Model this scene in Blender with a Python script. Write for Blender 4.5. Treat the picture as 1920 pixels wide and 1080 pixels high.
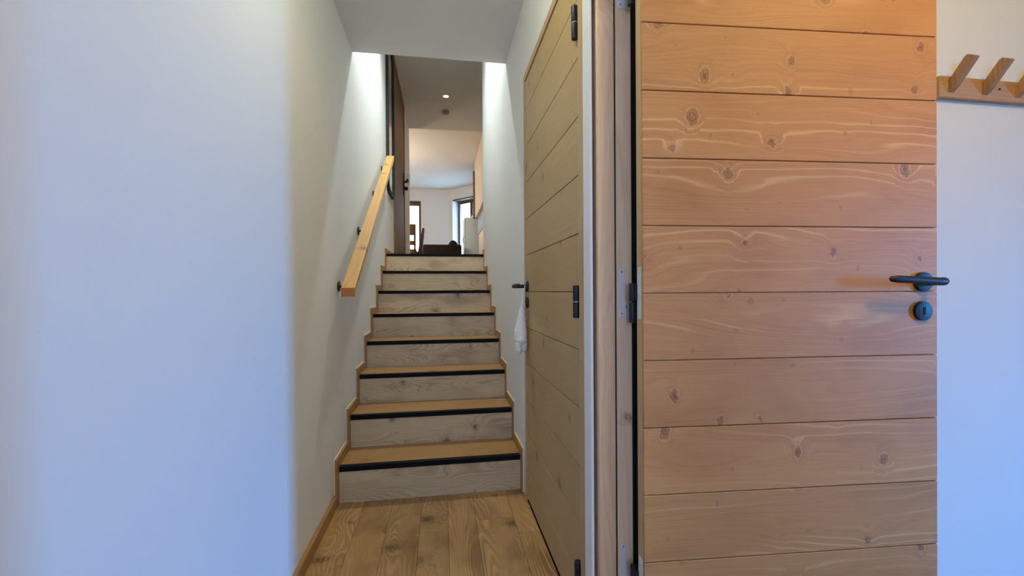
import bpy, bmesh, math, random
from mathutils import Vector, Matrix
random.seed(7)
R = math.radians
sc = bpy.context.scene
for o in list(bpy.data.objects):
    bpy.data.objects.remove(o, do_unlink=True)
col = sc.collection

# ------------------------------------------------------------------ camera
EYE = 1.02
cd = bpy.data.cameras.new('camera'); cam = bpy.data.objects.new('camera', cd); col.objects.link(cam)
cd.sensor_width = 36.0; cd.lens = 815.33 / 1920 * 36; cd.shift_y = 9.53 / 1920
cd.clip_start = 0.02; cd.clip_end = 200
cam.matrix_world = (Matrix.Translation((0, 0, EYE)) @ Matrix.Rotation(R(-9.195), 4, 'Z')
                    @ Matrix.Rotation(R(90 - 0.299), 4, 'X') @ Matrix.Rotation(R(-0.378), 4, 'Z'))
sc.camera = cam

# ------------------------------------------------------------------ world, light, exposure
w = bpy.data.worlds.new('sky'); sc.world = w; w.use_nodes = True
bg = w.node_tree.nodes['Background']
bg.inputs['Color'].default_value = (0.78, 0.9, 1.0, 1); bg.inputs['Strength'].default_value = 3.0
sc.view_settings.view_transform = 'Standard'; sc.view_settings.look = 'None'
sc.view_settings.exposure = 0.0; sc.view_settings.gamma = 1.0
sc.view_settings.use_curve_mapping = False

def lamp(name, kind, loc, power, color, rot=(0, 0, 0), size=None, size_y=None, radius=None, spot=None, blend=None):
    d = bpy.data.lights.new(name, kind); d.energy = power; d.color = color
    if kind == 'AREA':
        d.shape = 'RECTANGLE'; d.size = size; d.size_y = size_y or size
    if radius is not None: d.shadow_soft_size = radius
    if kind == 'SPOT':
        d.spot_size = R(spot); d.spot_blend = blend
    o = bpy.data.objects.new(name, d); col.objects.link(o); o.location = loc; o.rotation_euler = rot
    return o

BLUE = (0.035, 0.34, 1.0)
# daylight entering the side room's window (in the wall X = 5.2, out of frame)
wd = lamp('window_daylight', 'AREA', (5.34, -1.62, 1.0), 46, BLUE, (0, 0, 0), 0.62, 1.5)
wd.rotation_euler = Vector((-0.835, 0.55, -0.25)).to_track_quat('-Z', 'Y').to_euler(); wd.data.spread = R(56)
# cool light added behind the camera, through an unseen opening in the back wall
lamp('rear_fill_light', 'AREA', (-0.05, -2.38, 1.25), 23, (0.20, 0.40, 1.0), (R(90), 0, 0), 0.7, 1.5)
# daylight through the two living-room windows
lamp('living_daylight', 'AREA', (-1.15, 12.62, 2.5), 10, (0.62, 0.8, 1.0), (R(-90), 0, 0), 1.1, 2.0)
lamp('balcony_daylight', 'AREA', (1.15, 12.3, 2.45), 340, (0.39, 0.68, 1.0), (R(-90), 0, R(-42)), 0.9, 2.1)
# lamps of the house
lamp('entry_lamp', 'POINT', (-0.05, 1.15, 2.27), 7.2, (1.0, 0.99, 0.62), radius=0.06)
lamp('stair_downlight', 'SPOT', (-0.04, 3.36, 3.58), 110, (0.90, 1.0, 0.94), (0, 0, 0), radius=0.05, spot=128, blend=0.8)
lamp('hall_downlight', 'SPOT', (0.075, 5.87, 3.58), 7, (1.0, 0.95, 0.6), (0, 0, 0), radius=0.04, spot=140, blend=0.6)
lamp('side_room_lamp', 'POINT', (1.35, 0.0, 2.25), 28, (1.0, 0.73, 0.32), radius=0.10)
lamp('living_lamp', 'POINT', (-1.6, 9.0, 2.9), 84, (1.0, 0.82, 0.57), radius=0.15)

# ------------------------------------------------------------------ materials
def newmat(name):
    m = bpy.data.materials.new(name); m.use_nodes = True
    return m, m.node_tree, m.node_tree.nodes['Principled BSDF']

def s2l(c):
    return tuple(((x / 255) / 12.92 if x / 255 <= 0.04045 else ((x / 255 + 0.055) / 1.055) ** 2.4) for x in c) + (1,)

def plain(name, rgb, rough=0.5, metal=0.0, emit=None, strength=0, bump=0, bscale=200):
    m, nt, b = newmat(name)
    b.inputs['Base Color'].default_value = s2l(rgb)
    b.inputs['Roughness'].default_value = rough; b.inputs['Metallic'].default_value = metal
    if emit:
        b.inputs['Emission Color'].default_value = s2l(emit); b.inputs['Emission Strength'].default_value = strength
    if bump:
        tc = nt.nodes.new('ShaderNodeTexCoord'); n = nt.nodes.new('ShaderNodeTexNoise'); n.inputs['Scale'].default_value = bscale
        n.inputs['Detail'].default_value = 4
        bp = nt.nodes.new('ShaderNodeBump'); bp.inputs['Strength'].default_value = bump; bp.inputs['Distance'].default_value = 0.003
        nt.links.new(tc.outputs['Object'], n.inputs['Vector']); nt.links.new(n.outputs['Fac'], bp.inputs['Height'])
        nt.links.new(bp.outputs['Normal'], b.inputs['Normal'])
    return m

class NB:
    """tiny node-building helper"""
    def __init__(s, nt): s.nt = nt
    def n(s, t, **kw):
        x = s.nt.nodes.new(t)
        for k, v in kw.items(): setattr(x, k, v)
        return x
    def put(s, sock, v):
        if hasattr(v, 'is_output') or isinstance(v, bpy.types.NodeSocket): s.nt.links.new(v, sock)
        else: sock.default_value = v
    def m(s, op, a, b=0.0, c=0.0, clamp=False):
        x = s.n('ShaderNodeMath', operation=op, use_clamp=clamp)
        s.put(x.inputs[0], a); s.put(x.inputs[1], b); s.put(x.inputs[2], c)
        return x.outputs[0]
    def vec(s, x, y, z):
        v = s.n('ShaderNodeCombineXYZ'); s.put(v.inputs[0], x); s.put(v.inputs[1], y); s.put(v.inputs[2], z)
        return v.outputs[0]
    def noise(s, v, scale=1.0, detail=2.0, rough=0.5):
        x = s.n('ShaderNodeTexNoise'); s.put(x.inputs['Vector'], v); x.inputs['Scale'].default_value = scale
        x.inputs['Detail'].default_value = detail; x.inputs['Roughness'].default_value = rough
        return x.outputs['Fac']
    def mix(s, f, a, b, mode='MIX'):
        x = s.n('ShaderNodeMix', data_type='RGBA', blend_type=mode)
        s.put(x.inputs[0], f); s.put(x.inputs[6], a); s.put(x.inputs[7], b)
        return x.outputs[2]
    def smooth(s, v, a, b, lo=0.0, hi=1.0):
        x = s.n('ShaderNodeMapRange', interpolation_type='SMOOTHSTEP')
        s.put(x.inputs[0], v); x.inputs[1].default_value = a; x.inputs[2].default_value = b
        x.inputs[3].default_value = lo; x.inputs[4].default_value = hi
        return x.outputs[0]

def wood(name, axis, base, light, dark, knot, freq=55, wave=2.4, kscale=5.0, ksize=1.0, light_amt=0.6, dark_amt=0.3,
         rough=0.5, vary=0.12, stain=0.3, bump=0.15, flowk=3.6, lowu=1.1, lowv=5.5, lpow=5.0, grain=0.0, rim=0.0, wobk=0.2):
    """plank wood: rings that flow round knots, fibre streaks, per-piece offset and tone"""
    m, nt, b = newmat(name); q = NB(nt)
    tc = q.n('ShaderNodeTexCoord'); oi = q.n('ShaderNodeObjectInfo'); sp = q.n('ShaderNodeSeparateXYZ')
    nt.links.new(tc.outputs['Object'], sp.inputs[0])
    ax = {'X': (0, 1, 2), 'Y': (1, 0, 2), 'Z': (2, 0, 1)}[axis]
    rnd = oi.outputs['Random']
    u = q.m('ADD', sp.outputs[ax[0]], q.m('MULTIPLY', rnd, 37.0))
    v = q.m('ADD', q.m('ADD', sp.outputs[ax[1]], sp.outputs[ax[2]]), q.m('MULTIPLY', rnd, 91.0))
    # knots
    vo = q.n('ShaderNodeTexVoronoi', voronoi_dimensions='2D')
    nt.links.new(q.vec(q.m('MULTIPLY', u, kscale), q.m('MULTIPLY', v, kscale * 0.78), 0.0), vo.inputs['Vector']); vo.inputs['Scale'].default_value = 1.0
    wob = q.noise(q.vec(u, v, 3.0), 26.0, 3.0, 0.6)
    tilt = q.m('MULTIPLY', q.m('SUBTRACT', q.noise(q.vec(u, v, 9.0), 7.0, 1.0), 0.5), 0.10)
    d = q.m('ADD', q.m('ADD', vo.outputs['Distance'], tilt), q.m('MULTIPLY', q.m('SUBTRACT', wob, 0.5), wobk))
    cr = q.n('ShaderNodeSeparateColor'); nt.links.new(vo.outputs['Color'], cr.inputs[0])
    size = q.m('MULTIPLY', q.smooth(cr.outputs[0], 0.25, 1.0), ksize)             # 0 = no knot in this cell
    kn = q.m('DIVIDE', d, q.m('ADD', q.m('MULTIPLY', size, 0.11), 0.004))
    core = q.m('MULTIPLY', q.smooth(kn, 1.05, 0.75), q.smooth(size, 0.0, 0.35))
    halo = q.smooth(kn, 2.6, 0.9)
    flow = q.m('MULTIPLY', q.smooth(d, 0.40, 0.0), q.m('MULTIPLY', size, flowk))
    # rings
    low = q.noise(q.vec(q.m('MULTIPLY', u, lowu), q.m('MULTIPLY', v, lowv), 0.0), 1.0, 1.5)
    fld = q.m('ADD', q.m('ADD', q.m('MULTIPLY', v, freq), q.m('MULTIPLY', low, wave * 6.0)), flow)
    fine = q.noise(q.vec(q.m('MULTIPLY', u, 6.0), q.m('MULTIPLY', v, 60.0), 1.0), 1.0, 2.0)
    fld = q.m('ADD', fld, q.m('MULTIPLY', fine, 0.35))
    s = q.m('ADD', q.m('MULTIPLY', q.m('SINE', q.m('MULTIPLY', fld, 6.2832)), 0.5), 0.5)
    line = q.m('POWER', s, lpow)
    band = q.noise(q.vec(q.m('MULTIPLY', u, 0.9), q.m('MULTIPLY', v, 9.0), 7.0), 1.0, 2.0)
    gate = q.smooth(band, 0.44, 0.66)
    streak = q.noise(q.vec(q.m('MULTIPLY', u, 5.0), q.m('MULTIPLY', v, 330.0), 2.0), 1.0, 3.0, 0.6)
    broad = q.noise(q.vec(q.m('MULTIPLY', u, 3.0), q.m('MULTIPLY', v, 6.0), 5.0), 1.0, 3.0)
    c = q.mix(q.m('MULTIPLY', q.smooth(broad, 0.45, 0.75), stain), s2l(base), s2l(dark))
    gate2 = q.smooth(q.noise(q.vec(q.m('MULTIPLY', u, 1.7), q.m('MULTIPLY', v, 12.0), 11.0), 1.0, 2.5), 0.36, 0.66, 0.12, 1.0)
    c = q.mix(q.m('MULTIPLY', q.m('MULTIPLY', q.m('POWER', q.m('SUBTRACT', 1.0, s), 3.0), gate2), dark_amt), c, s2l(dark))
    if grain:
        g = q.m('SINE', q.m('MULTIPLY', q.m('ADD', q.m('MULTIPLY', fld, 2.6), q.m('MULTIPLY', streak, 0.8)), 6.2832))
        c = q.mix(q.m('MULTIPLY', q.m('MULTIPLY', q.smooth(g, 0.1, 1.0), gate2), grain), c, s2l(dark))
    c = q.mix(q.m('MULTIPLY', q.m('MULTIPLY', line, gate), light_amt), c, s2l(light))
    c = q.mix(q.m('MULTIPLY', q.smooth(streak, 0.45, 0.7), 0.22), c, s2l(dark))
    c = q.mix(q.m('MULTIPLY', halo, 0.24), c, s2l(knot))
    if rim: c = q.mix(q.m('MULTIPLY', q.m('MULTIPLY', q.smooth(kn, 1.0, 1.25), q.smooth(kn, 1.7, 1.3)), q.m('MULTIPLY', q.smooth(size, 0.1, 0.4), rim)), c, s2l(light))
    ringk = q.m('ADD', q.m('MULTIPLY', q.m('SINE', q.m('MULTIPLY', kn, 8.0)), 0.28), q.m('MULTIPLY', wob, 1.05))
    c = q.mix(q.m('MULTIPLY', core, ringk), c, s2l(knot))
    tone = q.m('ADD', 1.0 - vary, q.m('MULTIPLY', q.m('FRACT', q.m('MULTIPLY', rnd, 17.3)), 2 * vary))
    hs = q.n('ShaderNodeHueSaturation'); q.put(hs.inputs['Value'], tone); q.put(hs.inputs['Color'], c)
    nt.links.new(hs.outputs[0], b.inputs['Base Color'])
    b.inputs['Roughness'].default_value = rough
    bp = q.n('ShaderNodeBump'); bp.inputs['Strength'].default_value = bump; bp.inputs['Distance'].default_value = 0.001
    q.put(bp.inputs['Height'], q.m('ADD', q.m('MULTIPLY', s, 0.6), streak)); nt.links.new(bp.outputs['Normal'], b.inputs['Normal'])
    return m

M = {}
M['plaster'] = plain('white_plaster', (226, 226, 226), 0.92, bump=0.12, bscale=260)
M['ceiling'] = plain('ceiling_paint', (222, 222, 220), 0.95, bump=0.06, bscale=200)
M['black'] = plain('black_metal', (17, 20, 26), 0.5, 0.0)
M['blackmat'] = plain('black_rubber', (14, 13, 15), 0.6)
M['nosing'] = plain('black_nosing', (9, 9, 14), 0.6)
M['steel'] = plain('brushed_steel', (224, 222, 218), 0.45, 0.1, bump=0.1, bscale=300)
M['dark'] = plain('dark_slot', (4, 4, 5), 0.8)
M['whiteplastic'] = plain('white_plastic', (232, 232, 230), 0.4)
M['nosing'].node_tree.nodes['Principled BSDF'].inputs['Specular IOR Level'].default_value = 0.15
M['glow'] = plain('lamp_glow', (255, 255, 255), 0.5, emit=(255, 250, 240), strength=12)
M['grey'] = plain('grey_plastic', (150, 148, 142), 0.5)
spr = dict(base=(204, 144, 84), light=(240, 196, 138), dark=(174, 112, 58), knot=(120, 66, 32))
M['spruce'] = wood('spruce_boards', 'X', **spr, freq=34, wave=1.2, kscale=8.2, ksize=0.95, light_amt=0.55, dark_amt=0.14, rough=0.55, vary=0.06, stain=0.55, flowk=1.5, lowu=1.3, lowv=7.0, lpow=12.0, grain=0.3, rim=0.22, wobk=0.34)
M['spruceZ'] = wood('spruce_upright', 'Z', base=(242, 208, 168), light=(248, 226, 196), dark=(212, 166, 122), knot=(112, 66, 40), freq=40, wave=1.4, kscale=2.6, ksize=0.8, light_amt=0.3, rough=0.5, vary=0.06)
M['frameZ'] = wood('frame_upright', 'Z', base=(196, 166, 124), light=(216, 188, 146), dark=(160, 124, 84), knot=(110, 70, 40), freq=40, wave=1.2, kscale=2.2, ksize=0.6, light_amt=0.25, rough=0.5, vary=0.05)
M['doorY'] = wood('door_boards', 'Y', base=(186, 157, 112), light=(204, 180, 136), dark=(158, 128, 86), knot=(124, 92, 58), freq=34, wave=2.0, kscale=4.0, ksize=0.7, light_amt=0.25, dark_amt=0.15, rough=0.5, vary=0.025, stain=0.2)
M['rail'] = wood('rail_pine', 'Y', base=(218, 168, 98), light=(236, 194, 128), dark=(186, 130, 66), knot=(140, 84, 40), freq=40, wave=1.4, kscale=4.5, ksize=0.8, rough=0.4, vary=0.0)
oak = dict(base=(172, 132, 82), light=(202, 166, 112), dark=(112, 72, 34), knot=(66, 40, 22))
M['floor'] = wood('oak_floor', 'Y', **oak, freq=42, wave=2.6, kscale=3.2, ksize=0.85, light_amt=0.5, dark_amt=0.42, rough=0.34, vary=0.17, stain=0.75, bump=0.08, grain=0.3, lowu=1.6, lowv=7.0)
M['tread'] = wood('oak_tread', 'X', base=(176, 132, 78), light=(198, 156, 100), dark=(130, 88, 46), knot=(70, 42, 22), freq=70, wave=1.2, kscale=2.2, ksize=0.5, light_amt=0.3, dark_amt=0.3, rough=0.32, vary=0.05, bump=0.08)
M['riser'] = wood('oak_riser', 'X', base=(206, 184, 144), light=(224, 204, 168), dark=(144, 118, 86), knot=(60, 38, 26), freq=44, wave=2.8, kscale=4.4, ksize=0.95, light_amt=0.45, dark_amt=0.5, rough=0.42, vary=0.05, stain=0.7, bump=0.08, grain=0.35, lowu=1.8, lowv=7.0)
M['skirt'] = wood('oak_skirting', 'Y', base=(162, 118, 66), light=(178, 134, 82), dark=(122, 82, 42), knot=(80, 50, 26), freq=70, wave=1.0, kscale=2.0, ksize=0.3, light_amt=0.3, rough=0.35, vary=0.0)
M['walnut'] = wood('brown_stained_wood', 'Z', base=(122, 84, 40), light=(146, 104, 54), dark=(84, 54, 24), knot=(50, 30, 18), freq=50, wave=1.2, kscale=2.0, ksize=0.3, rough=0.62, vary=0.04)
M['brown'] = plain('brown_window_frame', (74, 54, 42), 0.5)
M['redbrown'] = plain('red_brown_upholstery', (84, 42, 32), 0.6, bump=0.1)
M['sofa'] = plain('black_sofa_fabric', (22, 14, 14), 0.9, bump=0.2)
M['cream'] = plain('cream_cabinet', (232, 216, 194), 0.4)
M['fridge'] = plain('grey_fridge_enamel', (214, 230, 242), 0.4)
M['splash'] = plain('splashback_reflection_blue', (176, 212, 238), 0.12)  # pale blue base paints in the window's reflection
M['mirror'] = plain('mirror_glass', (210, 210, 215), 0.03, 1.0)
M['pad'] = plain('white_fleece', (236, 232, 222), 0.95, bump=0.9, bscale=55)
M['ribbon'] = plain('white_ribbon', (236, 234, 228), 0.7)
M['out'] = plain('balcony_metal', (150, 155, 160), 0.5)
gm, gnt, gb = newmat('window_glass')
gb.inputs['Transmission Weight'].default_value = 1.0; gb.inputs['Roughness'].default_value = 0.0; gb.inputs['IOR'].default_value = 1.45
M['glass'] = gm

# ------------------------------------------------------------------ helpers
def wm(o):
    m = Matrix.Identity(4); chain = []
    while o: chain.append(o); o = o.parent
    for c in reversed(chain): m = m @ c.matrix_parent_inverse @ c.matrix_basis
    return m

def link(name, me, mat, loc=(0, 0, 0), parent=None, local=False):
    o = bpy.data.objects.new(name, me); col.objects.link(o)
    if mat and not me.materials: me.materials.append(mat)
    o.location = loc
    if parent:
        o.parent = parent
        if not local: o.matrix_parent_inverse = wm(parent).inverted()
    return o

def mesh(bm, smooth=False, sharp=40):
    me = bpy.data.meshes.new('m'); bmesh.ops.recalc_face_normals(bm, faces=bm.faces[:]); bm.to_mesh(me); bm.free()
    if smooth:
        for p in me.polygons: p.use_smooth = True
        me.set_sharp_from_angle(angle=R(sharp))
    return me

def add_box(bm, x0, x1, y0, y1, z0, z1):
    return bmesh.ops.create_cube(bm, size=1, matrix=Matrix.Translation(((x0 + x1) / 2, (y0 + y1) / 2, (z0 + z1) / 2)) @ Matrix.Diagonal((x1 - x0, y1 - y0, z1 - z0, 1)))

def box(name, x0, x1, y0, y1, z0, z1, mat, parent=None, bev=0.0, seg=1, local=False):
    bm = bmesh.new(); cx, cy, cz = (x0 + x1) / 2, (y0 + y1) / 2, (z0 + z1) / 2
    add_box(bm, x0 - cx, x1 - cx, y0 - cy, y1 - cy, z0 - cz, z1 - cz)
    if bev: bmesh.ops.bevel(bm, geom=bm.edges[:], offset=bev, segments=seg, affect='EDGES', profile=0.5)
    return link(name, mesh(bm, seg > 1), mat, (cx, cy, cz), parent, local)

def boxes(name, lst, mat, parent=None):
    bm = bmesh.new()
    for b in lst: add_box(bm, *b)
    return link(name, mesh(bm), mat, (0, 0, 0), parent)

def cyl(name, p0, p1, r, mat, parent=None, r2=None, seg=20, bev=0.0, local=False):
    p0, p1 = Vector(p0), Vector(p1); d = p1 - p0; L = d.length
    bm = bmesh.new()
    bmesh.ops.create_cone(bm, cap_ends=True, segments=seg, radius1=r, radius2=r if r2 is None else r2, depth=L)
    if bev:
        es = [e for e in bm.edges if abs(e.verts[0].co.z - e.verts[1].co.z) < 1e-6]
        bmesh.ops.bevel(bm, geom=es, offset=bev, segments=2, affect='EDGES', profile=0.5)
    bm.transform(d.to_track_quat('Z', 'Y').to_matrix().to_4x4())
    return link(name, mesh(bm, True, 28 if bev else 40), mat, (p0 + p1) / 2, parent, local)

def tube_bm(bm, pts, radii, seg=14):
    """swept tube through points with a radius (rx, ry) at each; rounded by tapering radii"""
    rings = []; n = len(pts); pts = [Vector(p) for p in pts]
    for i, p in enumerate(pts):
        t = (pts[min(i + 1, n - 1)] - pts[max(i - 1, 0)]).normalized()
        up = Vector((0, 0, 1)) if abs(t.z) < 0.9 else Vector((0, 1, 0))
        a = t.cross(up).normalized(); b2 = a.cross(t).normalized()
        rr = radii[i] if isinstance(radii[i], tuple) else (radii[i], radii[i])
        rings.append([bm.verts.new(p + a * rr[0] * math.cos(k * 2 * math.pi / seg) + b2 * rr[1] * math.sin(k * 2 * math.pi / seg)) for k in range(seg)])
    for r0, r1 in zip(rings, rings[1:]):
        for k in range(seg): bm.faces.new((r0[k], r0[(k + 1) % seg], r1[(k + 1) % seg], r1[k]))
    bm.faces.new(rings[0]); bm.faces.new(rings[-1])

def tube(name, pts, radii, mat, parent=None, seg=14, local=False):
    bm = bmesh.new(); c = sum((Vector(p) for p in pts), Vector()) / len(pts)
    tube_bm(bm, [Vector(p) - c for p in pts], radii, seg)
    return link(name, mesh(bm, True), mat, c, parent, local)

def prism_yz(name, poly, x0, x1, mat, parent=None, bev=0):
    """polygon in (y, z) extruded along x"""
    bm = bmesh.new()
    a = [bm.verts.new((x0, y, z)) for y, z in poly]; b = [bm.verts.new((x1, y, z)) for y, z in poly]
    bm.faces.new(a); bm.faces.new(list(reversed(b)))
    n = len(poly)
    for i in range(n): bm.faces.new((a[i], b[i], b[(i + 1) % n], a[(i + 1) % n]))
    return link(name, mesh(bm), mat, (0, 0, 0), parent)

def empty(name, loc, rz=0):
    o = bpy.data.objects.new(name, None); col.objects.link(o); o.location = loc; o.rotation_euler = (0, 0, rz); o.empty_display_size = 0.1
    return o

def tag(o, label, cat, group=None):
    o['label'] = label; o['category'] = cat
    if group: o['group'] = group
    return o

def struct(o, label=None, cat=None):
    o['kind'] = 'structure'
    if label: o['label'] = label
    if cat: o['category'] = cat
    return o

# ------------------------------------------------------------------ key dimensions (metres)
XWL, XWR = -0.511, 0.4058          # plaster faces of the stair corridor
XL, XR = -0.494, 0.3935            # faces of the skirting
Y1, GO, Z1, RI, N = 2.20, 0.2715, 0.174, 0.1702, 8
LAND = Z1 + RI * (N - 1)           # landing level
Y8 = Y1 + GO * (N - 1)
YJ = 1.13                          # end of the corridor wall = jamb plane
CEIL1, CEIL2, CEIL3 = 2.44, 3.62, 3.86

# ------------------------------------------------------------------ room shell
fl = struct(empty('floor', (0, 0, 0)), 'oak plank floor of the entry in front of the stairs', 'floor')
boxes('subfloor', [(-0.64, 5.4, -2.3, 2.24, -0.08, -0.014)], M['dark'], fl)
edges = [-0.511, -0.374, -0.240, -0.100, 0.022, 0.144, 0.313, 0.4058]
joints = [[-0.9, 0.2, 1.1], [-0.3, 1.35], [-0.7, 0.9, 2.02], [0.1], [-1.0, 0.6], [-0.4, 0.7, 1.93], [-0.1, 1.8]]
for i in range(7):
    ys = [-2.3] + joints[i] + [2.215]
    for a, b in zip(ys, ys[1:]):
        box('plank', edges[i] + 0.0004, edges[i + 1] - 0.0004, a + 0.0004, b - 0.0004, -0.014, 0, M['floor'], fl, bev=0.0006)
x = 0.4058; k = 0
while x < 5.2:
    x2 = min(x + 0.18, 5.2); top = 1.22 if x > 0.56 else 2.2
    if x < 0.5: x2 = 0.56; top = 1.128
    cut = -0.4 + 0.9 * ((k * 0.37) % 1)
    for a, b in ((-2.3, cut), (cut, top)):
        box('plank', x + 0.0004, x2 - 0.0004, a + 0.0004, b - 0.0004, -0.014, 0, M['floor'], fl, bev=0.0006)
    x = x2; k += 1

T = 0.12
struct(boxes('wall_left', [(XWL - T, XWL, -2.4, 7.40, -0.08, 3.98)], M['plaster']))
# corridor wall on the right with the cupboard doorway; the side-room doorway is Y 0.2 .. 1.13
D1a, D1b, D1h = 1.192, 2.108, 2.068
bm = bmesh.new()
add_box(bm, XWR, XWR + T, D1b, 4.235, -0.08, CEIL3)
add_box(bm, XWR, XWR + T, D1a, D1b, D1h, CEIL3)
add_box(bm, XWR + 0.06, XWR + T + .05, D1a, D1b, -0.08, D1h)  # unseen backing added behind the door leaf to stop light leaks
add_box(bm, XWR, XWR + T, 0.20, YJ, 2.12, CEIL1 + 0.1)
add_box(bm, XWR, XWR + T, -2.4, 0.20, -0.08, CEIL1 + 0.1)
struct(link('wall_right', mesh(bm), M['plaster']))
bm = bmesh.new(); add_box(bm, XWR, 0.56, 1.175, D1a, -0.08, CEIL1 + 0.1); add_box(bm, 0.463, 0.56, YJ, 1.175, -0.08, CEIL1 + 0.1)
es = [e for e in bm.edges if all(abs(v.co.x - XWR) < 1e-5 and abs(v.co.y - 1.175) < 1e-5 for v in e.verts)]
bmesh.ops.bevel(bm, geom=es, offset=0.004, segments=5, affect='EDGES', profile=0.5)
wc = struct(link('wall_corner', mesh(bm, True), M['plaster']))
bm = bmesh.new(); add_box(bm, .3985, .4056, 1.130, 1.186, 0, CEIL1)
es = [e for e in bm.edges if all(abs(v.co.x - .3985) < 1e-5 and abs(v.co.y - 1.130) < 1e-5 for v in e.verts)]
bmesh.ops.bevel(bm, geom=es, offset=0.004, segments=4, affect='EDGES', profile=0.5)
link('added_corner_trim', mesh(bm, True), M['whiteplastic'], (0, 0, 0), wc)  # white trim added proud of the plaster corner to catch window light
struct(boxes('wall_side_room', [(0.56, 5.32, 1.22, 1.34, -0.08, CEIL1 + 0.1), (0.56, 0.60, D1a, 1.34, -0.08, CEIL1 + 0.1)], M['plaster']))
# side-room outer wall with its window (out of frame), back wall
struct(boxes('wall_outer', [(5.2, 5.32, -2.4, -1.95, -0.08, CEIL1 + .1), (5.2, 5.32, -1.28, 1.22, -0.08, CEIL1 + .1),
                            (5.2, 5.32, -1.95, -1.28, -0.08, 0.1), (5.2, 5.32, -1.95, -1.28, 2.1, CEIL1 + .1)], M['plaster']))
wn = struct(empty('window_3', (5.26, -1.62, 0.1)))
boxes('window_frame', [(5.22, 5.28, -1.95, -1.92, .1, 2.1), (5.22, 5.28, -1.31, -1.28, .1, 2.1), (5.22, 5.28, -1.92, -1.31, .1, .14), (5.22, 5.28, -1.92, -1.31, 2.06, 2.1)], M['brown'], wn)
struct(boxes('wall_back', [(-0.64, -0.42, -2.42, -2.3, -0.08, CEIL1 + 0.1), (0.32, 5.32, -2.42, -2.3, -0.08, CEIL1 + 0.1), (-0.42, 0.32, -2.42, -2.3, 2.05, CEIL1 + 0.1), (-0.42, 0.32, -2.42, -2.3, -0.08, 0.45)], M['plaster']))
struct(boxes('ceiling', [(XWL, XWR, -2.3, 2.6965, CEIL1, CEIL3 + 0.1), (XWR, 5.32, -2.42, 1.22, CEIL1, CEIL1 + .1)], M['ceiling']))
struct(boxes('ceiling_hall', [(XWL, 0.80, 2.6965, 7.11, CEIL2, CEIL2 + 0.36)], M['ceiling']))
struct(boxes('ceiling_living', [(-4.1, 3.1, 7.11, 14.0, CEIL3, CEIL3 + 0.12)], M['ceiling']))
struct(boxes('floor_landing', [(-4.1, 3.1, Y8 + 0.03, 13.9, LAND - 0.25, LAND - 0.001)], M['tread']))
struct(boxes('wall_hall_right', [(0.75, 0.87, 4.10, 7.6, LAND, CEIL3), (XWR + T, 0.75, 4.10, 4.235, LAND, CEIL3)], M['plaster']))
struct(boxes('wall_kitchen', [(0.87, 3.1, 7.2, 7.32, LAND, CEIL3), (3.0, 3.1, 7.3, 14, LAND, CEIL3)], M['plaster']))
struct(boxes('wall_living', [(-4.1, XWL - T, 7.28, 7.40, LAND, CEIL3), (-4.1, -4.0, 7.4, 12.3, LAND, CEIL3)], M['plaster']))
# far wall with a floor-length window, then the oblique wall
WX0, WX1, WZ0, WZ1 = -1.75, -0.55, LAND + 0.10, 3.53
struct(boxes('wall_far', [(-4.1, WX0, 12.3, 12.55, LAND, CEIL3), (WX1, 0.23, 12.3, 12.55, LAND, CEIL3),
                          (WX0, WX1, 12.3, 12.55, WZ1, CEIL3), (WX0, WX1, 12.3, 12.55, LAND, WZ0)], M['plaster']))
w1 = struct(empty('window_1', ((WX0 + WX1) / 2, 12.42, WZ0)), 'narrow bright window left of the far wall', 'window')
fr = boxes('window_frame', [(WX0, WX0 + .06, 12.40, 12.46, WZ0, WZ1), (WX1 - .06, WX1, 12.40, 12.46, WZ0, WZ1), (WX0 + .06, WX1 - .06, 12.40, 12.46, WZ0, WZ0 + .06),
                            (WX0 + .06, WX1 - .06, 12.40, 12.46, WZ1 - .12, WZ1), (-1.18, -1.12, 12.40, 12.46, WZ0 + .06, WZ1 - .12)], M['brown'], w1)
box('pane', WX0 + .06, -1.18, 12.425, 12.435, WZ0 + .06, WZ1 - .12, M['glass'], w1)
box('pane', -1.12, WX1 - .06, 12.425, 12.435, WZ0 + .06, WZ1 - .12, M['glass'], w1)
# oblique wall: local x runs along it, local y outwards
OA = math.atan2(-0.745, 0.667)
ob = empty('wall_oblique', (0.23, 12.3, LAND), OA); struct(ob)
OW0, OW1, OH = 0.125, 1.15, 2.19
def obox(name, x0, x1, y0, y1, z0, z1, mat, p): return box(name, x0, x1, y0, y1, z0, z1, mat, p, local=True)
for b in ((0, OW0, 0, .30, 0, CEIL3 - LAND), (OW1, 3.4, 0, .30, 0, CEIL3 - LAND), (OW0, OW1, 0, .30, OH, CEIL3 - LAND)):
    obox('wall_panel', *b, M['plaster'], ob)
w2 = struct(empty('window_2', (0.23, 12.3, LAND), OA), 'brown framed French window in the oblique wall', 'window')
lf = 0.005
obox('reveal_lining', OW0, OW0 + lf, 0, .22, 0, OH, plain('lilac_white', (214, 204, 206), .7), w2)
obox('head_lining', OW0 + lf, OW1, 0, .22, OH - .03, OH, M['brown'], w2)
for b in ((OW0, OW0 + .07), (OW0 + .47, OW0 + .57), (OW1 - .07, OW1)):
    obox('stile', b[0], b[1], .22, .28, 0.0, OH, M['brown'], w2)
for a, b in ((OW0 + .07, OW0 + .47), (OW0 + .57, OW1 - .07)):
    obox('sash_rail', a, b, .22, .28, OH - .10, OH, M['brown'], w2); obox('sash_rail', a, b, .22, .28, 0, .10, M['brown'], w2)
    obox('pane', a, b, .245, .255, .10, OH - .10, M['glass'], w2)
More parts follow.
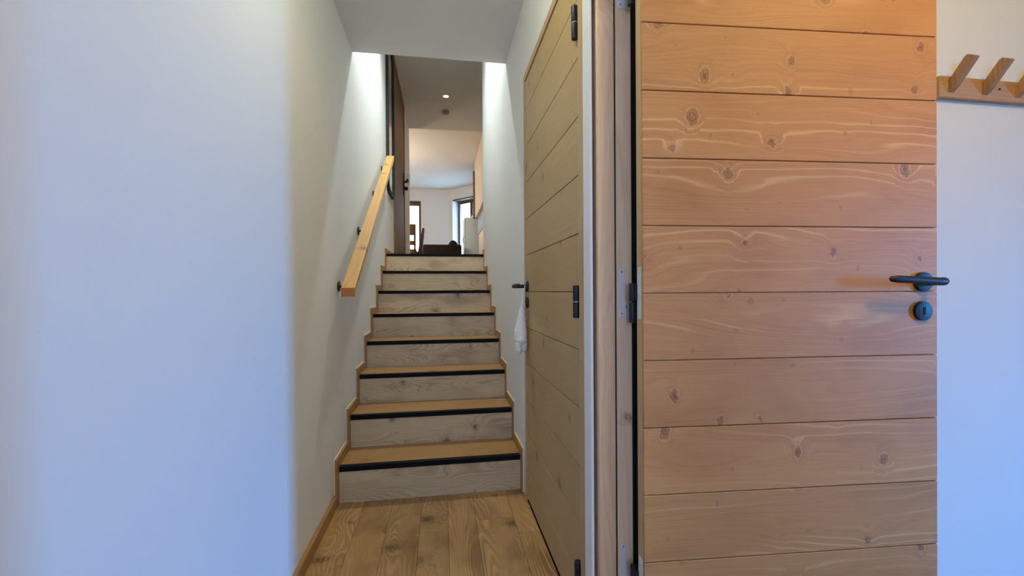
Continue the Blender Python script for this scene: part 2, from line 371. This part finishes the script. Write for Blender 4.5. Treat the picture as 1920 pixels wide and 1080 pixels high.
# balcony railing outside the left window
br = tag(empty('balcony_railing', (-1.3, 13.4, LAND)), 'thin grey balcony railing outside the left window', 'railing')
for z in (0.18, 0.42, 0.66, 0.90, 1.05): box('bar', -3.4, 0.6, 13.4, 13.42, LAND + z, LAND + z + .022, M['out'], br)
for xx in (-3.4, -2.0, -0.62, 0.58): box('post', xx, xx + .03, 13.4, 13.43, LAND - .1, LAND + 1.05, M['out'], br)
box('balcony_slab', -3.6, 0.8, 12.6, 13.6, LAND - .25, LAND - .1, M['grey'], br)

# skirting along the left wall of the entry
struct(box('baseboard_left', XWL, XL, -2.3, Y1 - 0.036, 0, 0.055, M['skirt'], bev=0.001))

# ------------------------------------------------------------------ staircase
st = tag(empty('staircase', (-0.05, Y1, 0)), 'straight oak staircase of eight steps with black nosings', 'stairs')
for n in range(N):
    y = Y1 + GO * n; z = Z1 + RI * n; zb = z - RI if n else 0.0
    box('riser', XL, XR, y, y + 0.018, zb, z - 0.019, M['riser'], st)
    ye = y + GO + 0.017 if n < N - 1 else y + 0.045
    box('tread', XL, XR, y + 0.0005, ye, z - 0.0185, z, M['tread'], st)
    prof = [(y - 0.003, z + 0.002), (y + 0.028, z + 0.002), (y + 0.028, z + 0.0001), (y - 0.0003, z + 0.0001), (y - 0.0003, z - 0.022), (y - 0.003, z - 0.022)]
    prism_yz('stair_nosing', prof, XL + 0.001, XR - 0.001, M['nosing'], st)
core = [(Y1 + .019, -0.01)]
for n in range(N):
    y = Y1 + GO * n + .019; z = Z1 + RI * n - .019
    core += [(y, z), (y + (GO if n < N - 1 else .2), z)]
core += [(Y8 + .219, LAND - .4), (Y8, LAND - .4), (Y1 + .5, -0.01)]
prism_yz('stair_light_block', core, XL, XR, M['grey'], st)  # unseen fill added under the steps to block light from below
def skirt_profile(ytop):
    p = []; dy, dz = 0.036, 0.047
    p.append((Y1 - dy, 0.0))
    for n in range(N):
        y = Y1 + GO * n; z = Z1 + RI * n
        p.append((y - dy, z + dz if n == 0 else z + dz)); 
        if n < N - 1: p.append((y + GO - dy, z + dz))
    p.append((ytop, LAND + 0.055)); p.append((ytop, LAND - 0.03))
    for n in reversed(range(N)):       # underside follows below the steps
        y = Y1 + GO * n; z = Z1 + RI * n
        if n < N - 1: p.append((y + GO + 0.03, z - 0.03))
        p.append((y + 0.03, z - 0.03)) if n else p.append((y + 0.03, 0.0))
    return p
for x0, x1 in ((XWL, XL), (XR, XWR)):
    prism_yz('stair_skirting', skirt_profile(4.89 if x0 < 0 else 4.235), x0, x1, M['skirt'], st)
# pale line that outlines the skirting against the plaster
def edge_line(x0, x1, ytop):
    bm = bmesh.new(); dy, dz, t = 0.036, 0.047, 0.0022
    for n in range(N):
        y = Y1 + GO * n; z = Z1 + RI * n
        add_box(bm, x0, x1, y - dy - t, y - dy, (z - RI + dz if n else 0.0), z + dz + t)
        add_box(bm, x0, x1, y - dy, (y + GO - dy - t if n < N - 1 else ytop), z + dz, z + dz + t)
    return link('pale_outline', mesh(bm), plain('cream_edge', (222, 202, 164), .6), (0, 0, 0), st)
edge_line(XWL, XWL + 0.006, 4.89); edge_line(XWR - 0.006, XWR, 4.235)

# ------------------------------------------------------------------ cupboard door (in the right corridor wall)
d1 = struct(empty('door_1', (XWR, 1.25, 0)), 'closed pale spruce plank door beside the stairs', 'door')
frm = boxes('door_frame', [(XWR - 0.002, XWR + .055, D1a, 1.245, 0, D1h), (XWR - 0.002, XWR + .055, 2.081, D1b, 0, D1h), (XWR - 0.002, XWR + .055, 1.245, 2.081, 2.036, D1h)], M['frameZ'], d1)
box('door_core', XWR + 0.012, XWR + 0.05, 1.2475, 2.0775, 0.008, 2.031, M['blackmat'], d1)
zs = [0.008] + [1.0155 + 0.1755 * k for k in range(-5, 6)] + [2.031]
for a, b in zip(zs, zs[1:]):
    box('plank', XWR + 0.002, XWR + 0.012, 1.248, 2.077, a + 0.0012, b - 0.0012, M['doorY'], d1, bev=0.0012)
def barrel_hinge(y, z0, z1, par, x=XWR - 0.006):
    zm = (z0 + z1) / 2
    h = cyl('hinge', (x, y, z0), (x, y, zm - .0008), 0.0098, M['black'], par, bev=0.002)
    cyl('hinge_barrel', (x, y, zm + .0008), (x, y, z1), 0.0098, M['black'], h, bev=0.002)
    cyl('hinge_pin', (x, y, zm - .001), (x, y, zm + .001), 0.0085, M['steel'], h)
for a, b in ((0.937, 1.035), (1.773, 1.873), (0.105, 0.203)): barrel_hinge(1.262, a, b, d1)
hd = cyl('door_handle', (XWR + .002, 2.045, 1.041), (XWR - 0.008, 2.045, 1.041), 0.026, M['black'], d1, bev=0.0015)
tube('lever', [(XWR - .006, 2.045, 1.041), (XWR - .05, 2.045, 1.041), (XWR - .062, 2.043, 1.041), (XWR - .068, 2.035, 1.041), (XWR - .070, 2.02, 1.042), (XWR - .068, 1.96, 1.044), (XWR - .064, 1.915, 1.045), (XWR - .064, 1.908, 1.045)],
     [.009, .009, .0095, .0095, (.008, .010), (.008, .0095), (.006, .008), (.002, .003)], M['black'], hd)
kp = cyl('keyhole_plate', (XWR + .002, 2.045, 0.963), (XWR - .007, 2.045, 0.963), 0.026, M['black'], d1, bev=0.0015)
box('keyhole', XWR - .0078, XWR - .0068, 2.042, 2.048, 0.954, 0.972, M['dark'], kp)

# ------------------------------------------------------------------ side-room door, opened flat towards +X, with its jamb
jb = struct(empty('trim_1', (0.47, YJ, 0)), 'pale spruce door jamb with black strip in the shaded gap beside the open door', 'door jamb')
H2 = 2.12
box('jamb_board', 0.4165, 0.463, YJ - .014, 1.1745, 0, H2, M['spruceZ'], jb, bev=.002, seg=2)
box('jamb_groove', 0.463, 0.4685, YJ - .006, YJ - .001, 0, H2, M['dark'], jb)
box('jamb_rebate', 0.4685, 0.5125, YJ - .012, YJ - .001, 0, H2, M['spruceZ'], jb, bev=.0015)
box('shaded_gap_strip', 0.5130, 0.558, YJ - .010, YJ - .001, 0, H2, M['blackmat'], jb)  # black strip put over the gap, painting in its shade
def jamb_plate(z0, z1, foot_low=True):
    bm = bmesh.new(); y0, y1 = YJ - .0138, YJ - .0122
    add_box(bm, 0.4745, 0.4905, y0, y1, z0, z1)
    if foot_low: add_box(bm, 0.4905, 0.5115, y0, y1, z0, z0 + 0.042)
    p = link('hinge_plate', mesh(bm), M['steel'], (0, 0, 0), jb)
    for sx, sz in ((0.482, z1 - .010), (0.482, z0 + .010), (0.494, z0 + .029)):
        s = cyl('screw', (sx, y0 + .0002, sz), (sx, y0 - .0012, sz), 0.0042, M['steel'], p, seg=14)
        cyl('screw_slot', (sx, y0 - .0011, sz), (sx, y0 - .0015, sz), 0.0019, M['dark'], p, seg=6)
for z in (0.946, 1.781, 0.20): jamb_plate(z, z + 0.133)
RZ = math.atan2(0.9685 - 1.0238, 1.3118 - 0.4987)
d2 = struct(empty('door_2', (0.4987, 1.0238, 0), RZ), 'open honey spruce plank door with black lever handle', 'door')
LW = 0.815
box('door_core', 0.0, LW, 0.009, 0.042, 0.008, 2.05, M['frameZ'], d2, local=True, bev=.001)
zs = [0.008] + [1.0115 + 0.1698 * k for k in range(-5, 7)] + [2.05]
zs = [z for z in zs if z <= 2.05]
for a, b in zip(zs, zs[1:]):
    if b - a > 0.01: box('plank', 0.0, LW, 0.0, 0.009, a + 0.0011, b - 0.0011, M['spruce'], d2, local=True, bev=.0013)
for z in (0.946, 1.781, 0.20):
    h = box('hinge_plate', -0.0012, 0.0, .012, .034, z, z + .133, M['steel'], d2, local=True)
    k = cyl('hinge', (-.006, .058, z - .012), (-.006, .058, z + .042), .0085, M['black'], d2, local=True, bev=.001)
    cyl('hinge_barrel', (-.006, .058, z + .044), (-.006, .058, z + .092), .0085, M['black'], d2, local=True, bev=.001)
    box('hinge_arm', -.006, .0005, .036, .056, z + .048, z + .088, M['black'], d2, local=True)
    for dz in (.012, .06, .12): cyl('screw', (-.0011, .023, z + dz), (-.0022, .023, z + dz), .0035, M['steel'], d2, seg=10, local=True)
hx, hz = 0.769, 1.037
ro = cyl('door_handle', (hx, 0.001, hz), (hx, -0.009, hz), 0.0255, M['black'], d2, local=True, bev=.0015, seg=36)
bm = bmesh.new()
tube_bm(bm, [(0.012, -.005, -.001), (0.010, -.030, -.001), (0.010, -.041, -.001), (0.007, -.049, 0), (0.000, -.053, 0), (-.012, -.0545, 0.000), (-.06, -.054, .003), (-.125, -.053, .006), (-.142, -.052, .0066), (-.149, -.052, .0068)],
        [.0095, .0095, .010, .0105, .0105, (.0085, .010), (.0082, .0095), (.008, .0092), (.006, .0072), (.001, .0015)], 18)
link('lever', mesh(bm, True), M['black'], (hx, 0, hz), d2, local=True)
kp = cyl('keyhole_plate', (hx - .001, 0.001, 0.959), (hx - .001, -.008, 0.959), .0255, M['black'], d2, local=True, bev=.0015, seg=36)
box('keyhole', hx - .0045, hx + .0025, -.0088, -.0079, .949, .970, M['dark'], d2, local=True)

# ------------------------------------------------------------------ coat rack on the side-room wall
YB = 1.22
cr = tag(empty('coat_rack', (1.95, YB, 1.655)), 'wooden wall coat rack with slanted pegs behind the open door', 'coat rack')
RK = wood('rack_oak', 'X', base=(186, 148, 108), light=(206, 170, 130), dark=(142, 102, 66), knot=(90, 56, 32), freq=60, wave=1.0, kscale=2, ksize=.3, rough=.45, vary=.05)
box('board', 1.640, 2.42, YB - .018, YB, 1.655, 1.727, RK, cr, bev=.002)
RKp = wood('peg_oak', 'Z', base=(178, 134, 92), light=(200, 160, 118), dark=(136, 92, 56), knot=(90, 56, 32), freq=60, wave=1.0, kscale=2, ksize=.2, rough=.45, vary=.12)
for k in range(6):
    px = 1.684 + 0.1385 * k
    yb = YB - .018
    prof = [(yb + .001, 1.672), (yb + .001, 1.712), (yb - .006, 1.718), (yb - .046, 1.768), (yb - .054, 1.771), (yb - .068, 1.762), (yb - .072, 1.756), (yb - .020, 1.690)]
    prism_yz('peg', prof, px - .011, px + .011, RKp, cr)
for k in range(3):
    sx = 1.885 + .2 * k
    cyl('screw', (sx, YB - .0175, 1.697), (sx, YB - .0192, 1.697), .004, M['dark'], cr, seg=12)

# ------------------------------------------------------------------ handrail
hr = tag(empty('handrail', (XWL, 2.2, 1.0)), 'flat pine handrail on black wall brackets along the left stair wall', 'handrail')
ya, yb_, za, zb_ = 2.18, 4.02, 1.041, 2.236; sl = (zb_ - za) / (yb_ - ya); th = 0.037
bm = bmesh.new(); L = math.hypot(yb_ - ya, zb_ - za)
add_box(bm, -.0315, .0315, -L / 2, L / 2, -th / 2, th / 2)
bmesh.ops.bevel(bm, geom=bm.edges[:], offset=.0025, segments=2, affect='EDGES', profile=.5)
ang = math.atan2(zb_ - za, yb_ - ya)
# ends cut plumb
for v in bm.verts: v.co.y += v.co.z * math.tan(ang)
rl = link('rail', mesh(bm, False), M['rail'], (-0.4425, (ya + yb_) / 2, (za + zb_) / 2 - th / 2 / math.cos(ang)), hr)
rl.rotation_euler = (ang, 0, 0)
eb = box('rail_end_grain', -.0300, .0300, -L / 2 - .0015, -L / 2, -th / 2 + .0015, th / 2 - .0015, plain('end_grain_pine', (172, 104, 42), .6, bump=.3), hr)
for v in eb.data.vertices:
    v.co.y += v.co.z * math.tan(ang)
Mx = Matrix.Translation(rl.location) @ Matrix.Rotation(ang, 4, 'X') @ Matrix.Translation(eb.location); eb.location = Mx.to_translation(); eb.rotation_euler = (ang, 0, 0)
for by, bz in ((2.289, 1.048), (2.824, 1.399), (3.438, 1.762), (3.93, 2.09)):
    zr = za + sl * (by - ya) - th / math.cos(ang)
    b = cyl('bracket', (XWL, by, bz), (XWL + .007, by, bz), .026, M['black'], hr, bev=.001)
    tube('bracket_arm', [(XWL + .004, by, bz), (XWL + .040, by, bz), (XWL + .060, by, bz + .008), (XWL + .0685, by, bz + .025), (XWL + .0685, by, zr + .004)], [.006] * 5, M['black'], b, 10)
    box('saddle', XWL + .052, XWL + .085, by - .016, by + .016, zr - .004, zr + .006, M['black'], b)

# ------------------------------------------------------------------ white fleece mitt hanging from the door handle
mt = tag(empty('hanging_mitt', (0.372, 2.05, 0.95)), 'white fluffy mitt hanging by a ribbon from the stair-side door handle', 'mitt')
bm = bmesh.new()
def blob(x, y, z, rx, ry, rz, ry_deg=0):
    bmesh.ops.create_uvsphere(bm, u_segments=20, v_segments=12, radius=1, matrix=Matrix.Translation((x, y, z)) @ Matrix.Rotation(R(ry_deg), 4, 'Y') @ Matrix.Diagonal((rx, ry, rz, 1)))
tube_bm(bm, [(0.380, 2.046, .952), (0.379, 2.045, .93), (0.377, 2.045, .90), (0.374, 2.044, .86), (0.371, 2.043, .82), (0.370, 2.042, .785), (0.371, 2.042, .770), (0.372, 2.042, .763)],
        [.005, (.013, .018), (.019, .028), (.025, .036), (.030, .042), (.032, .045), (.026, .036), (.010, .014)], 20)
blob(0.387, 2.045, 0.762, .0165, .030, .034); blob(0.355, 2.035, 0.762, .014, .024, .036)
blob(0.361, 2.030, 0.743, .0125, .018, .030); blob(0.392, 2.060, 0.750, .012, .018, .024); blob(0.3525, 2.04, 0.815, .014, .026, .032)
body = link('mitt_body', mesh(bm, True), M['pad'], (0, 0, 0), mt)
rm = body.modifiers.new('r', 'REMESH'); rm.mode = 'VOXEL'; rm.voxel_size = .0035; rm.use_smooth_shade = True
sm = body.modifiers.new('s', 'SMOOTH'); sm.factor = .5; sm.iterations = 2
tx = bpy.data.textures.new('fluff', 'CLOUDS'); tx.noise_scale = .012
dp = body.modifiers.new('d', 'DISPLACE'); dp.texture = tx; dp.strength = .006; dp.texture_coords = 'LOCAL'
tube('ribbon', [(0.379, 2.046, .945), (0.384, 2.05, .985), (0.392, 2.055, 1.02), (0.3985, 2.050, 1.052), (0.3985, 2.044, 1.066), (0.392, 2.036, 1.04), (0.384, 2.04, .985), (0.379, 2.044, .945)], [.0028] * 8, M['ribbon'], mt, 8)
cyl('ribbon_knot', (0.381, 2.046, .965), (0.3785, 2.046, .94), .0055, M['ribbon'], mt, bev=.0015)

# ------------------------------------------------------------------ upstairs hall: mirror, door, handle, intercom, lights
def rrect(y0, y1, z0, z1, r, n=6):
    pts = []
    for cy, cz, a0 in ((y1 - r, z1 - r, 0), (y0 + r, z1 - r, 90), (y0 + r, z0 + r, 180), (y1 - r, z0 + r, 270)):
        for k in range(n + 1):
            a = R(a0 + 90 * k / n); pts.append((cy + r * math.cos(a), cz + r * math.sin(a)))
    return pts
mr = tag(empty('wall_mirror', (XWL, 4.54, 2.0)), 'tall black framed mirror with rounded corners above the stair top', 'mirror')
o_, i_ = rrect(4.27, 4.82, 1.985, 3.52, .12), rrect(4.31, 4.79, 2.022, 3.485, .09)
bm = bmesh.new(); x0, x1 = XWL + .0005, XWL + .026; n = len(o_)
vo = [[bm.verts.new((xx, y, z)) for y, z in p] for xx, p in ((x0, o_), (x1, o_), (x1, i_), (x0, i_))]
for a, b in zip(vo, vo[1:] + vo[:1]):
    for k in range(n): bm.faces.new((a[k], a[(k + 1) % n], b[(k + 1) % n], b[k]))
link('mirror_frame', mesh(bm), M['blackmat'], (0, 0, 0), mr)
prism_yz('mirror_glass', rrect(4.309, 4.791, 2.021, 3.486, .09), XWL + .001, XWL + .012, M['mirror'], mr)
d3 = struct(empty('door_3', (XWL, 5.6, LAND)), 'brown wooden door at the top of the stairs', 'door')
ZT = CEIL2 - .01
boxes('door_frame', [(XWL, XWL + .016, 4.90, 4.99, LAND, ZT), (XWL, XWL + .016, 6.18, 6.27, LAND, ZT), (XWL, XWL + .016, 4.99, 6.18, ZT - .08, ZT)], M['walnut'], d3)
for k in range(7):
    a = 4.992 + (6.178 - 4.992) / 7 * k; box('plank', XWL, XWL + .009, a + .001, a + (6.178 - 4.992) / 7 - .001, LAND, ZT - .082, M['walnut'], d3, bev=.001)
hz = 2.50
h3 = box('lock_plate', XWL + .009, XWL + .022, 6.04, 6.10, 2.33, 2.62, M['blackmat'], d3, bev=.002)
tube('door_handle', [(XWL + .015, 6.075, 2.51), (XWL + .06, 6.075, 2.51), (XWL + .07, 6.06, 2.51), (XWL + .07, 5.96, 2.51)], [.015] * 4, M['blackmat'], h3)
cyl('key_cylinder', (XWL + .018, 6.075, 2.43), (XWL + .066, 6.075, 2.41), .024, M['blackmat'], h3, bev=.002)
box('white_tag', XWL + .055, XWL + .062, 6.02, 6.06, 2.463, 2.495, M['whiteplastic'], h3)
it = tag(box('intercom', XWL, XWL + .025, 6.78, 6.86, 2.62, 2.82, M['whiteplastic'], bev=.004, seg=2), 'small white wall intercom past the brown upstairs door', 'intercom')
box('handset', XWL + .025, XWL + .045, 6.785, 6.815, 2.63, 2.81, M['whiteplastic'], it, bev=.004)
def downlight(x, y, z, label, glow=True):
    t = tag(empty('recessed_spotlight', (x, y, z)), label, 'spotlight')
    bm = bmesh.new(); seg = 32
    prof = [(.048, 0), (.047, -.006), (.036, -.006), (.033, -.001)]
    rings = [[bm.verts.new((r * math.cos(2 * math.pi * k / seg), r * math.sin(2 * math.pi * k / seg), zz)) for k in range(seg)] for r, zz in prof]
    for a, b in zip(rings, rings[1:]):
        for k in range(seg): bm.faces.new((a[k], a[(k + 1) % seg], b[(k + 1) % seg], b[k]))
    link('trim_ring', mesh(bm, True), M['whiteplastic'], (x, y, z), t)
    cyl('lamp_lens', (x, y, z - .0005), (x, y, z - .003), .033, M['glow'], t)
    return t
downlight(0.075, 5.87, CEIL2, 'glowing round spotlight in the upstairs hall ceiling')
downlight(-0.04, 3.36, CEIL2, 'small round spotlight over the stairs just behind the lowered ceiling')
el = tag(empty('ceiling_lamp', (-0.05, 1.15, CEIL1)), 'small frosted lamp on the low entry ceiling near the camera', 'ceiling lamp')
cyl('lamp_base', (-0.05, 1.15, CEIL1), (-0.05, 1.15, CEIL1 - .03), .07, M['whiteplastic'], el, bev=.004)
cyl('lamp_lens', (-0.05, 1.15, CEIL1 - .03), (-0.05, 1.15, CEIL1 - .07), .06, M['glow'], el, bev=.01)
sd = tag(cyl('smoke_detector', (0.08, 6.36, CEIL2), (0.08, 6.36, CEIL2 - .035), .05, M['grey'], bev=.008, seg=28), 'round grey smoke detector behind the glowing ceiling spotlight', 'smoke detector')
cyl('sensor_cap', (0.08, 6.36, CEIL2 - .034), (0.08, 6.36, CEIL2 - .045), .025, M['grey'], sd, bev=.003)

# ------------------------------------------------------------------ living room glimpsed over the landing
kc = tag(empty('kitchen_cabinet', (0.9, 8.6, LAND)), 'tall cream kitchen cabinet wall right of the hall opening', 'cabinet')
box('cabinet_body', 0.76, 1.30, 7.62, 9.60, 2.62, CEIL3 - .003, M['cream'], kc)
for k in range(3):
    a = 7.62 + .66 * k; box('cabinet_door', 0.74, 0.76, a + .002, a + .658, 2.62, CEIL3 - .01, M['cream'], kc, bev=.001)
box('end_panel', 0.705, 1.30, 9.60, 9.66, 2.62, 3.66, M['walnut'], kc)
sb = tag(empty('kitchen_counter', (1.0, 8.6, LAND)), 'low kitchen counter with glossy splashback tinted like the reflected window below the cream cabinet', 'counter')
box('splashback', 0.80, 0.82, 7.62, 9.6, LAND + .9, 2.618, M['splash'], sb)
box('counter_body', 0.82, 1.4, 7.62, 9.6, LAND, LAND + .9, M['cream'], sb)
FY = 10.5
fg = tag(empty('refrigerator', (0.87, FY + .3, LAND)), 'grey refrigerator seen over the landing before the French window', 'refrigerator')
box('fridge_body', 0.585, 1.15, FY, FY + .6, LAND + .02, 2.79, M['fridge'], fg, bev=.01, seg=2)
box('fridge_door', 0.552, 0.583, FY + .004, FY + .596, LAND + .05, 2.785, M['fridge'], fg, bev=.008, seg=2)
tube('fridge_handle', [(0.553, FY + .06, 2.18), (0.525, FY + .06, 2.19), (0.525, FY + .06, 2.31), (0.553, FY + .06, 2.32)], [.008] * 4, M['blackmat'], fg)
tr = tag(box('serving_tray', 0.74, 1.0, FY + .08, FY + .40, 2.792, 2.812, M['blackmat'], bev=.004), 'dark flat tray under white item on top of the refrigerator', 'tray')
tag(box('white_box', 0.73, 0.98, FY + .10, FY + .38, 2.813, 2.855, M['whiteplastic'], bev=.008, seg=2), 'low white box resting on the tray above the refrigerator', 'box')

sf = tag(empty('sofa', (0.02, 10.6, LAND)), 'low black sofa back seen just over the top step', 'sofa')
box('sofa_back', -0.43, 0.475, 10.3, 10.52, LAND + .06, 2.118, M['sofa'], sf, bev=.05, seg=4)
box('sofa_seat', -0.43, 0.475, 10.52, 11.15, LAND + .06, LAND + .42, M['sofa'], sf, bev=.03, seg=3)
for a in (-0.43, 0.355): box('armrest', a, a + .12, 10.52, 11.15, LAND + .4, LAND + .60, M['sofa'], sf, bev=.03, seg=3)
for a, b in ((-.38, 10.38), (.40, 10.38), (-.38, 11.08), (.40, 11.08)): cyl('leg', (a, b, LAND), (a, b, LAND + .07), .02, M['blackmat'], sf)
bm = bmesh.new()
bmesh.ops.create_uvsphere(bm, u_segments=24, v_segments=16, radius=1, matrix=Matrix.Translation((0.285, 10.67, 2.028)) @ Matrix.Rotation(R(-10), 4, 'X') @ Matrix.Diagonal((.135, .10, .238, 1)))
tag(link('round_cushion', mesh(bm, True), M['sofa']), 'rounded black cushion showing above the right end of the sofa', 'cushion')

# two chairs
ca = tag(empty('dining_chair', (-0.70, 8.45, LAND)), 'brown wooden dining chair seen from behind against the left window', 'chair')
cx0, cx1, cy = -0.90, -0.478, 8.45
for xx in (cx0, cx1 - .035): box('back_post', xx, xx + .035, cy, cy + .03, LAND, 2.30, M['redbrown'], ca, bev=.004)
box('backrest', cx0 + .035, cx1 - .035, cy + .004, cy + .026, 2.09, 2.30, M['walnut'], ca, bev=.004)
box('back_rail', cx0 + .035, cx1 - .035, cy + .004, cy + .026, 1.90, 1.985, M['walnut'], ca, bev=.004)
box('seat', cx0, cx1, cy + .03, cy + .46, LAND + .42, LAND + .46, M['walnut'], ca, bev=.006)
for xx in (cx0 + .01, cx1 - .045): box('leg', xx, xx + .035, cy + .41, cy + .445, LAND, LAND + .42, M['walnut'], ca, bev=.003)
cb = tag(empty('dining_chair', (-0.6, 9.3, LAND)), 'dark red-brown upholstered chair leaning right of the wooden chair', 'chair')
def prism_xz(name, poly, y0, y1, mat, parent):
    bm = bmesh.new(); a = [bm.verts.new((x, y0, z)) for x, z in poly]; b = [bm.verts.new((x, y1, z)) for x, z in poly]
    bm.faces.new(a); bm.faces.new(list(reversed(b))); n = len(poly)
    for i in range(n): bm.faces.new((a[i], b[i], b[(i + 1) % n], a[(i + 1) % n]))
    bmesh.ops.recalc_face_normals(bm, faces=bm.faces[:])
    bmesh.ops.bevel(bm, geom=bm.edges[:], offset=.008, segments=2, affect='EDGES', profile=.5)
    return link(name, mesh(bm, True), mat, (0, 0, 0), parent)
prism_xz('backrest', [(-0.475, 1.78), (-0.400, 1.78), (-0.375, 2.05), (-0.335, 2.31), (-0.375, 2.32), (-0.43, 2.08)], 9.05, 9.5, M['redbrown'], cb)
box('seat', -0.90, -0.42, 9.05, 9.5, LAND + .39, LAND + .47, M['redbrown'], cb, bev=.015, seg=2)
for xx in (-0.89, -0.46):
    for yy in (9.06, 9.46): cyl('leg', (xx, yy, LAND), (xx, yy, LAND + .40), .014, M['blackmat'], cb, seg=10)
